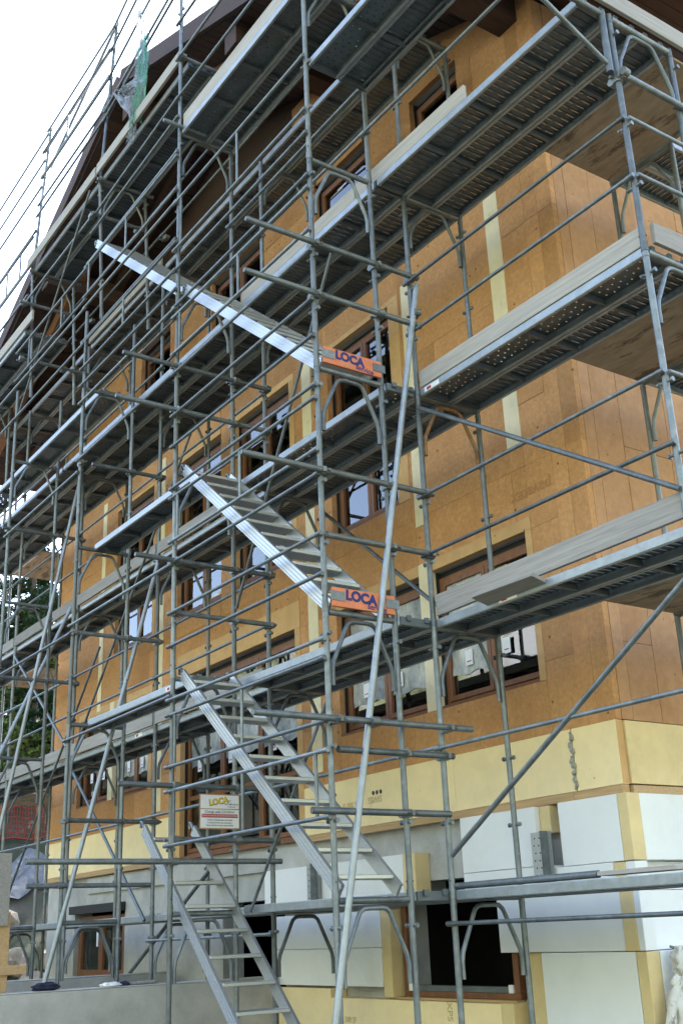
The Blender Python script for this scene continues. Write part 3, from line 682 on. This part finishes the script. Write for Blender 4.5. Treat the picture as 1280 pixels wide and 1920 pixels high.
def tie(k,z,y0,y1,label,rows=(0,1,2),dx=.05,m=GALV):
    tube((X(k)+dx,y0,z),(X(k)+dx,y1,z),label,coup=[(X(k)+dx*.45,ROW[q],z) for q in rows],m=m)
names={7.13:'highest pair',6.65:'second',5.1:'third',4.58:'fourth',3.2:'fifth',3.0:'sixth',2.58:'lowest'}
for z,y0,y1,rw,mm in ((7.13,-.66,1.06,(0,1,2),GALV),(6.65,-.68,1.06,(0,1,2),GALV),(5.1,-.72,1.06,(0,1,2),GALVD),(4.58,-.0,1.03,(1,2),RUSTY if False else GALVD),(3.0,.03,1.07,(1,2),GALV),(2.58,-.20,1.0,(1,),GALV)):
    tie(0,z,y0,y1,'tie tube across the scaffold right of the stair, at height %s'%names[z],rw,m=mm)
tube((.11,-.68,3.2),(.11,1.22,3.2),'thick tube clamped to the raking shore with both ends sticking out',coup=[(.085,0,3.2),(.085,ROW[2],3.2),(.085,.31,3.2)])
for z,y0,y1 in ((7.13,-.60,1.05),(6.65,-.66,1.05),(5.1,-.42,1.05),(4.6,.0,1.05),(3.05,-.52,1.0),(2.6,.02,1.0)):
    tie(-1,z,y0,y1,'tie tube across the scaffold left of the stair, %s'%{7.13:'the highest',6.65:'second highest',5.1:'third from the top',4.6:'fourth from the top',3.05:'just above the sign',2.6:'just below the sign'}[z])
for z,y0,y1 in ((7.03,.12,1.05),(5.0,.0,1.05),(10.45,-.0,.7),(3.0,0,1.05)): tie(-2,z,y0,y1,'tie tube across scaffold one bay left of stair, %s'%{7.03:'third from top',5.0:'second lowest',10.45:'uppermost',3.0:'lowest'}[z])
for z,y0,y1 in ((9.55,-.0,1.05),(7.0,-.1,1.05),(10.45,-.08,.66),(5.0,0,1.05)): tie(-3,z,y0,y1,'tie tube across scaffold two bays left of stair, %s'%{9.55:'second from top',7.0:'third from top',10.45:'uppermost',5.0:'lowest'}[z])
for k in (-1,-2,-3): tube((X(k)+.05,-.06+lean(k,11,0),11.0),(X(k)+.05,.72+lean(k,11,0),11.0),'cross tube carrying the raised top walkway, %s'%line_of(k),coup=[(X(k)+.025,0+lean(k,11,0),11)])
tube((X(-1)+.05,-.22,10.05),(X(-1)+.05,.7,10.05),'tube with hooked end under the top walkway left of stair'); tube((.05,-.25,9.93),(.05,.5,9.93),'tube with hooked end near the top right of the stair')
tube((X(-1)+.07,-1.28,2.42),(X(-1)+.07,1.06,2.42),'long horizontal tube in front of the first ladder',coup=[(X(-1)+.035,0,2.42)])
tube((X(-2)-.05,-.35,2.36),(X(-2)-.05,1.0,2.36),'horizontal tube at left in front of the concrete',coup=[(X(-2)-.03,0,2.36)])
# shores
def shore(p0,p1,label,c):
    d=(Vector(p1)-Vector(p0)).normalized(); tube(p0,p1,label,.0245,coup=[c],m=GALVL,name='raking_shore',cat='shore tube')
def ext(p,q,z): t=(z-p[2])/(q[2]-p[2]); return tuple(p[i]+(q[i]-p[i])*t for i in range(3))
a,b=(.07,1.03,7.05),(.07,-.08,1.278); shore(a,ext(a,b,.1),'bright raking shore tube rising in front of the stair tower',(.05,1.0,6.75))
a,b=(-4.93,1.0,6.0),(-4.93,-.23,1.118); shore(a,ext(a,b,.1),'raking shore tube left of the first ladder, foot in front of the wall',(-4.94,1.0,5.98))
a,b=(-7.40,.98,8.13),(-7.40,.15,3.303); shore(a,ext(a,b,.1),'tall raking shore at the far left starting at the fourth deck',(-7.42,.98,8.1))
a,b=(-7.50,.93,6.05),(-7.50,.09,4.042); shore(a,ext(a,b,1.4),'flatter raking shore at the far left starting at the third deck',(-7.48,.95,6.0))
# diagonal braces
def brace(p0,p1,label,r=.019): tube(p0,p1,label,r,name='diagonal_brace',cat='brace')
brace((.08,.965,2.29),(2.44,.965,3.71),'diagonal brace rising to the right across the right bay'); brace((.05,.965,5.86),(2.5,.965,4.27),'diagonal brace falling to the right under the third deck')
brace((X(-1)+.05,1.62,6.0-.1),(X(-1)+1.9,1.62,4.35),'diagonal brace falling to the right behind the stair, upper'); brace((X(-3)+.1,.97,3.9),(X(-2)-.1,.97,2.0),'diagonal brace falling to the right at lower left')
brace((X(-4)+.1,.97,5.9),(X(-3)-.1,.97,4.2),'diagonal brace falling to the right at far left')
brace((X(-3)+.2,.97,4.1),(X(-2)+.9,.97,7.3),'thin diagonal brace rising right at the left of stair',.015); brace((X(-4)+.3,.97,2.3),(X(-3)+.9,.97,5.3),'thin diagonal brace rising right at far left',.015)
brace((X(-3)+.02,.0,8.6),(X(-2)-.1,.0,10.9),'thin diagonal brace on outer face at upper left',.014); brace((X(-1)+.1,.6,4.7),(X(-1)+1.9,.6,7.6),'thin diagonal brace behind the stair flights',.015)
brace((X(-1)+.2,.66,2.0),(X(-1)+1.5,.66,3.6),'thin diagonal brace behind the warning sign',.014)
brace((X(-3)+.05,.25,12.9),(X(-2)-.05,.25,13.7),'diagonal brace of the roof edge guard',.02)
brace((X(-3),1.5,1.0),(X(-2)+.4,1.5,2.5),'brown propped tube in front of the basement door',.022)
# corner end rails and console
for z,r,l in ((7.46,.0242,'thick'),(7.08,.0155,'upper thin'),(6.60,.0155,'lower thin'),(5.08,.0155,'mid height thin')):
    tube((BAY+.04,ROW[2],z),(BAY+.04,ROW[2]+2.2,z),'%s rail round the right corner end of the scaffold'%l,r,coup=[(BAY+.02,ROW[2],z)] if r>.02 else ())
co=thing('console_bracket','galvanised console bracket carrying the widened fourth deck at the corner post','bracket',loc=(BAY,ROW[2],8))
MB().path([(0,-.06,.0),(0,-1.02,0)],.0235,12).obj('arm',GALV,co); MB().path([(0,-.075,.03),(0,-.075,-.53)],.026,12,hollow=True).obj('upright',GALV,co); MB().path([(0,-.09,-.46),(0,-.70,-.17),(0,-1.0,-.02)],.017,10).obj('strut',GALV,co)
put('coupler',CPM,co,(0,0,-.56))

# ------------------------------------------------------------------ side scaffold round the corner
for i,y in enumerate((2.52,5.0)):
    for z in (4,6,8):
        if not inview((1.12,y,z),(1.12,y,z-2)): continue
        fm=FM[0,1]; r=thing('scaffold_frame','weathered scaffold frame on the side wall round the corner, %s lift, %s frame'%(LIFT[z//2],('near','far')[i]),'scaffold frame','scaffold frames',loc=(1.12,y,z),rot=(0,0,-math.pi/2))
        for yy in (0,.66): put('post',fm['post'],r,(0,yy,0))
        put('transom',fm['transom'],r); put('arch_brace',fm['arch_brace'],r)
for z,l in ((8,'fourth'),(6,'third'),(4,'second')):
    o=MB().cbox(0,1.33,0,.86,0,.021,.002).obj('plywood_sheet',PLY,None,(1.13,1.665,z+.004)); tag(o,'stained brown plywood sheet bridging the corner at the %s deck'%l,'plywood')
    for i in (0,1):
        m=PM[0]; r=thing('deck_plank','steel deck plank on the side wall scaffold at %s deck, %s of the pair'%(l,('inner','outer')[i]),'deck plank','steel deck planks',loc=(1.14+i*.32+PW,2.55,z+.052),rot=(0,0,math.pi/2))
        put('deck_sheet',m['deck_sheet'],r); put('side_channel',m['c0'],r); put('side_channel',m['c1'],r)
        for q in (.62,1.22,1.82): put('cross_rib',m['cross_rib'],r,(q,0,0))
        put('end_cap',m['end_cap'],r)
    tube((1.12,2.5,z+.01),(2.6,2.5,z+.01),'cross tube under the plywood at the %s deck corner'%l,.0235,m=GALVD)

# ------------------------------------------------------------------ stair flights
def flight(p0,p1,y0,y1,n,label):
    p0=Vector(p0); p1=Vector(p1)
    r=thing('stair_flight',label,'stair flight','aluminium stair flights',loc=(p0.x,y0,p0.z)); d=Vector((p1.x-p0.x,0,p1.z-p0.z)); u=d.normalized()
    nrm=Vector((-u.z,0,u.x)); nrm = nrm if nrm.z>0 else -nrm
    for y,s in ((0,-1),(y1-y0,1)):
        mb=MB(); mb.beam(Vector((0,y,0)),d+Vector((0,y,0)),.022,.105)
        for q in (-.046,-.016,.016,.046): mb.beam(Vector((0,y+s*.0135,0))+nrm*q,d+Vector((0,y+s*.0135,0))+nrm*q,.006,.013)
        st=mb.obj('stringer',ALU,r)
        hk=MB().path([d+Vector((0,y,0))+u*a+Vector((0,0,b)) for a,b in ((-.02,0),(.05,.03),(.09,.01),(.095,-.05))],.014,8).obj('hook',GALV,r)
    for i in range(n):
        t=(i+.5)/n; c=d*t
        MB().cbox(c.x-.085,c.x+.085,.012,y1-y0-.012,c.z-.016,c.z+.014,.004).obj('tread',ALU,r)
for i,z in enumerate((2,4,6)):
    flight((-.04,0,z+.06),(X(-1)+.06,0,z+2.03),.07,.56,10,'aluminium stair flight from the %s to the %s deck in the stair bay'%(LIFT[i+1],LIFT[i+2]))
flight((X(-1)-.03,0,8.04),(X(-2)+.06,0,10.02),.07,.56,10,'aluminium stair flight from the fourth deck up left to the top')
a,b=(-3.24,.1,2.76),(-1.57,.1,1.19); e=ext(a,b,.15); flight((e[0],.1,e[2]),(a[0],.1,a[2]),.10,.60,13,'first aluminium ladder standing on the ground at the foot of the scaffold')

# ------------------------------------------------------------------ signs
for z,l in ((4,'lower'),(6,'upper')):
    r=thing('stair_end_board','orange board hand lettered LOCA service closing the %s stair landing'%l,'sign board','orange lettered boards',loc=(.045,0,z+.035),rot=(random.uniform(-.01,.01),0,0))
    MB().cbox(-.012,.012,.03,.60,0,.145,.002).obj('board',ORANGE,r)
    for y in (0,.50): MB().box(.0125,.018,y+.015,y+.135,.045,.115).obj('end_plate',GALV,r)
    put('lettering',text_mesh('LOCA',.104,BLUE,.006),r,(.0135,.285,.088),(math.pi/2,0.05,math.pi/2))
    put('lettering',text_mesh('service',.062,BLUE,.001),r,(.0135,.43,.028),(math.pi/2,.08,math.pi/2))
r=thing('warning_sign','white hire company load sign with red band hung on the scaffold','sign',loc=(X(-1)+.06,.24,2.69))
MB().cbox(-.003,.002,0,.40,0,.30,.001).obj('panel',mat('sign_edge',(.42,.23,.12),.6,0,.1,8,bump=0),r)
MB().box(.002,.0035,.010,.39,.010,.167).obj('lower_field',PAPER,r); MB().box(.002,.0035,.010,.39,.175,.29).obj('upper_field',PAPER,r)
MB().box(.0036,.0048,.022,.378,.098,.128).obj('red_band',REDP,r)
def sg(t,s,m,y,z,b=0): put('lettering',text_mesh(t,s,m,b),r,(.0052,y,z),ROT_X)
lo=put('lettering',text_mesh('LOCA',.068,YLW,.003),r,(.0054,.185,.238),(math.pi/2,-.16,math.pi/2)); put('lettering',text_mesh('LOCA',.070,INK,.005),r,(.0047,.187,.236),(math.pi/2,-.16,math.pi/2))
sg('service',.018,INK,.285,.245); sg('021 887 67 66',.022,INK,.318,.213); sg('www.loca.ch',.015,INK,.318,.192)
sg('Charge utile 2.0 kN/m²',.032,INK,.20,.147); sg("MODIFICATION DE L'ÉCHAFAUDAGE INTERDITE",.0175,PAPER,.20,.113)
sg("L'accès à l'échafaudage est interdit",.018,INK,.20,.078); sg('à toute personne non autorisée !',.018,INK,.20,.055); sg('Nous déclinons toute responsabilité',.018,INK,.20,.032)

# ------------------------------------------------------------------ small things
def cloth_blob(name,label,cat,pts,m,sub=2):
    me=bpy.data.meshes.new(name); bm=bmesh.new(); bmesh.ops.create_icosphere(bm,subdivisions=4,radius=1)
    rnd=random.Random(5)
    for v in bm.verts:
        c=v.co.copy(); f=1+.12*math.sin(c.x*7+c.y*5)+.10*math.sin(c.z*9+c.x*4)
        v.co=Vector((c.x*pts[0]*f,c.y*pts[1]*f,c.z*pts[2]*f))
    for f in bm.faces: f.smooth=True
    bm.to_mesh(me); bm.free(); me.materials.append(m); return me
gl=thing('work_gloves','pale work glove lying folded on the concrete wall','glove',loc=(-4.05,.17,1.43))
put('palm',cloth_blob('palm','','',(.06,.10,.022),PAPER),gl); put('cuff',cloth_blob('cuff','','',(.05,.05,.026),NAVY),gl,(0,.13,0))
for i in range(3): put('finger',cloth_blob('finger','','',(.05,.07,.016),WOODG),gl,(-.02+.02*i,.22+.09*i,-.004+.004*i))
o=put('cap',cloth_blob('cap','','',(.07,.12,.04),NAVY),None,(-4.05,-.46,1.445)); tag(o,'dark navy cloth cap lying on the concrete wall','cap')
# hanging white overall
ov=thing('overall','paint spotted white overall hanging on the side wall foam','clothing',loc=(.99,2.13,1.0))
def sheet(prof,n=28,seed=1):
    mb=MB(); rr=random.Random(seed); ph=[rr.uniform(0,6) for _ in range(4)]
    for z,cx,w,dp in prof:
        for k in range(n):
            a=2*math.pi*k/n; f=1+.20*math.sin(4*a+ph[0]+z*14)+.12*math.sin(9*a+ph[1]-z*23)+.08*math.sin(14*a+ph[2]+z*31)
            mb.v.append((.62*dp*math.cos(a)*f, cx+w*math.sin(a)*f, z+.012*math.sin(7*a+ph[3])))
    m_=len(prof)
    for j in range(m_-1):
        for k in range(n): mb.f.append((j*n+k,j*n+(k+1)%n,(j+1)*n+(k+1)%n,(j+1)*n+k)); mb.sm.append(True)
    mb.f.append(tuple(range(n))[::-1]); mb.f.append(tuple((m_-1)*n+k for k in range(n))); mb.sm+=[False,False]
    return mb
sheet([(-.25+.67*q/22,-.03+.07*q/22+.012*math.sin(q*1.1),.075+.06*math.sin(math.pi*min(1,q/22*1.1)),.045+.012*math.sin(q*.9)) for q in range(23)]).obj('body',CLOTH,ov)
sheet([(.35,.03,.09,.05),(.38,.035,.105,.055),(.41,.045,.105,.055),(.435,.05,.08,.05)],28,3).obj('folded_waist',CLOTH,ov)
sheet([(.43+.19*q/10,.06+.03*q/10+.012*math.sin(q*1.7),.05+.045*math.sin(math.pi*(q+1)/12),.035+.03*math.sin(math.pi*(q+1)/12)) for q in range(11)],24,5).obj('hood',CLOTH,ov)
sheet([(.05,-.16,.03,.03),(.15,-.13,.045,.035),(.30,-.07,.05,.04),(.37,-.03,.04,.04)],16,8).obj('sleeve',CLOTH,ov)
sheet([(.0,.06,.025,.03),(.1,.04,.035,.035),(.2,.05,.02,.03)],16,9).obj('red_lining',RED,ov,(.045,0,0))
MB().path([(-.08,.05,.62),(0,.06,.60)],.01,8).obj('nail',GALVD,ov)
o=MB().beam((1.20,2.10,.6),(1.05,2.42,1.60),.03,.10,(1,0,0)).obj('leaning_board',WOODL); tag(o,'pale plank leaning beside the hanging overall','plank')
# timber formwork at the left edge
fw=thing('formwork_post','pale timber formwork post with nailed boards at left picture edge','formwork',loc=(-4.30,-.89,0))
MB().cbox(-.05,.05,-.12,.14,.2,2.10,.004).obj('post',BATTEN,fw)
MB().cbox(.052,.08,-.25,.11,1.98,2.62,.003).obj('board',WOODG,fw); MB().cbox(.052,.09,-.3,.30,1.56,1.64,.003).obj('cross_batten',BATTEN,fw)
# torn sheeting on the roof edge
nt=thing('torn_sheeting','torn green netting and clear sheeting caught on the top guard rail','netting',loc=(X(-2)+1.2,.03,11.6))
def rag(pts,m,name,seed):
    rr=random.Random(seed); mb=MB(); n=len(pts); q=14
    for z,a,b in pts:
        for k in range(q): 
            t=k/(q-1); mb.v.append((a+(b-a)*t, .05*math.sin(t*9+z*6+seed)+.03*rr.uniform(-1,1), z+.03*rr.uniform(-1,1)))
    for j in range(n-1):
        for k in range(q-1): mb.f.append((j*q+k,j*q+k+1,(j+1)*q+k+1,(j+1)*q+k)); mb.sm.append(True)
    return mb.obj(name,m,nt)
rag([(1.22,.0,.06),(.9,-.02,.16),(.6,.0,.24),(.3,.02,.28),(.05,-.1,.30)],VEILW,'sheet',1)
rag([(.72,.10,.24),(.5,.10,.30),(.2,.08,.34),(-.1,.05,.36),(-.3,-.05,.2),(-.55,-.1,.05)],VEILG,'net',2)
rag([(.35,-.62,-.5),(.2,-.55,-.2),(.05,-.5,.2),(-.15,-.3,.3),(-.4,-.2,.1),(-.7,-.2,-.1)],VEILW,'sheet',3)

# ------------------------------------------------------------------ hillside things at the left
def net_fence(x0,y0,x1,y1,label):
    r=thing('safety_fence',label,'fence',loc=(x0,y0,gz(x0,y0))); n=26; mb=MB()
    for j in range(9):
        pts=[]
        for i in range(n+1):
            t=i/n; x=x0+(x1-x0)*t; y=y0+(y1-y0)*t; pts.append((x-x0,y-y0,gz(x,y)-gz(x0,y0)+.1+.11*j+.03*math.sin(i*.9)))
        mb.path(pts,.022 if j in (0,8) else .012,5)
    for i in range(n*2):
        t=i/(n*2); x=x0+(x1-x0)*t; y=y0+(y1-y0)*t; b=gz(x,y)-gz(x0,y0); mb.path([(x-x0,y-y0,b+.1),(x-x0,y-y0,b+.98)],.01,5)
    mb.obj('mesh',NETR,r)
    for i in range(5):
        t=i/4; x=x0+(x1-x0)*t; y=y0+(y1-y0)*t; b=gz(x,y)-gz(x0,y0); MB().path([(x-x0,y-y0,b-.2),(x-x0,y-y0,b+1.1)],.03,8).obj('stake',RUSTY,r)
net_fence(-18.2,2.8,-18.5,6.2,'orange red mesh safety fence on the slope at left')
tp=MB(); n=16
tp.add([(-17.7+.2*math.sin(j*.7)+i*.06,3.0+j*.20,gz(-17.7+.2*math.sin(j*.7)+i*.06,3.0+j*.20)+.10+.06*math.sin(i*.9+j*1.3)+.03*math.sin(i*2.3-j*.8)) for j in range(n) for i in range(n)],[(j*n+i,j*n+i+1,(j+1)*n+i+1,(j+1)*n+i) for j in range(n-1) for i in range(n-1)],True)
tag(tp.obj('tarpaulin',TARP),'crumpled grey tarpaulin on the slope below the mesh fence','tarpaulin')
rr=random.Random(11)
for i in range(30):
    x=-13.6-rr.random()*3.2; y=1.6+rr.random()*4; s=.10+.22*rr.random()
    me=bpy.data.meshes.new('boulder'); bm=bmesh.new(); bmesh.ops.create_icosphere(bm,subdivisions=2,radius=s)
    for v in bm.verts: v.co*= 1+.25*math.sin(v.co.x*9/s*.3+i)+.15*rr.uniform(-1,1)
    bm.to_mesh(me); bm.free(); me.materials.append(ROCK)
    o=put('boulder',me,None,(x,y,gz(x,y)+s*.25),(rr.random()*6,rr.random()*6,0)); tag(o,'brown boulder in the rocky bank at lower left','boulder','boulders in the bank')
def tree(x,y,h,w,label,kind,seed,leaf):
    rr=random.Random(seed); b=gz(x,y); r=thing('conifer_tree' if kind else 'leafy_tree',label,'tree',loc=(x,y,b))
    MB().path([(0,0,-.3),(.05,0,h*.4),(.1,.05,h*.75),(.1,.05,h)],[w*.07,w*.055,w*.03,.01],8).obj('trunk',BARK,r)
    mb=MB(); lb=MB()
    nb=int(h*12) if h<7 else int(h*7)
    for i in range(nb):
        t=(i+.5)/nb; z=h*(.12+.86*t); ln=w*((1-t)**.8*.9+.1)*rr.uniform(.6,1.15) if kind else w*math.sin(math.pi*min(1,.15+.85*t))**.6*rr.uniform(.4,1.1)
        a=rr.random()*6.283; dx,dy=math.cos(a),math.sin(a); dz=-.28 if kind else .35
        lb.path([(0,0,z),(dx*ln*.5,dy*ln*.5,z+dz*ln*.35),(dx*ln,dy*ln,z+dz*ln*.6)],[.035,.02,.006],5)
        for j in range(260 if h<7 else 120):
            q=rr.random()**.6; px=dx*ln*q+rr.gauss(0,.13*w*.35); py=dy*ln*q+rr.gauss(0,.13*w*.35); pz=z+dz*ln*.6*q+rr.gauss(0,.10*w*.3)
            s=rr.uniform(.03,.075)*(1.25 if kind else 1); u=Vector((rr.gauss(0,1),rr.gauss(0,1),rr.gauss(0,.6))).normalized(); v=u.orthogonal().normalized()
            c=Vector((px,py,pz)); k2=.35 if kind else .7
            mb.add([c-u*s,c+v*s*k2,c+u*s,c-v*s*k2],[(0,1,2,3)])
    lb.obj('limbs',BARK,r); mb.obj('crown',leaf,r)
tree(-24,6.0,6.2,2.4,'tall dark conifer whose top stands against the white sky at left',1,2,LEAF1)
tree(-21,5.2,3.4,1.7,'dark green conifer just above the mesh fence',1,1,LEAF1)
tree(-19.6,4.3,2.2,1.3,'light green bushy tree behind the mesh fence',0,3,LEAF2)
tree(-22.5,6.3,3.0,1.6,'light green leafy tree half hidden by the house corner',0,4,LEAF2)
tree(-26,6.9,4.0,2.0,'dark conifer further up the slope at left',1,5,LEAF1)
tree(-30,8.0,4.2,2.2,'dark conifer furthest up the slope at left',1,6,LEAF1)
tree(-20.2,5.6,2.4,1.5,'low dark conifer beside the house corner',1,7,LEAF1)
tree(-25,5.2,3.4,2.0,'dark conifer at the left picture edge',1,11,LEAF1)
tree(-28,7.6,3.6,2.0,'light green tree between the upper conifers',0,12,LEAF2)
tree(-20.5,11.2,11.0,3.4,'unseen conifer behind the house at left, added to shade the slope',1,8,LEAF1); tree(-23.5,12.6,12.0,3.6,'unseen conifer behind the house further left, added to shade the slope',1,9,LEAF1); tree(-26.5,14.4,11.5,3.6,'unseen conifer behind the house furthest left, added to shade the slope',1,10,LEAF1)  # hidden trees added on the sun side to shade the left slope
for z,l in ((8,'fourth'),(6,'third'),(4,'second')):
    o=MB().cbox(0,1.5,0,1.3,0,.021,.002).obj('plywood_sheet',PLY,None,(-12.45,1.70,z+.004)); tag(o,'stained plywood sheet at the far left end of the %s deck'%l,'plywood')
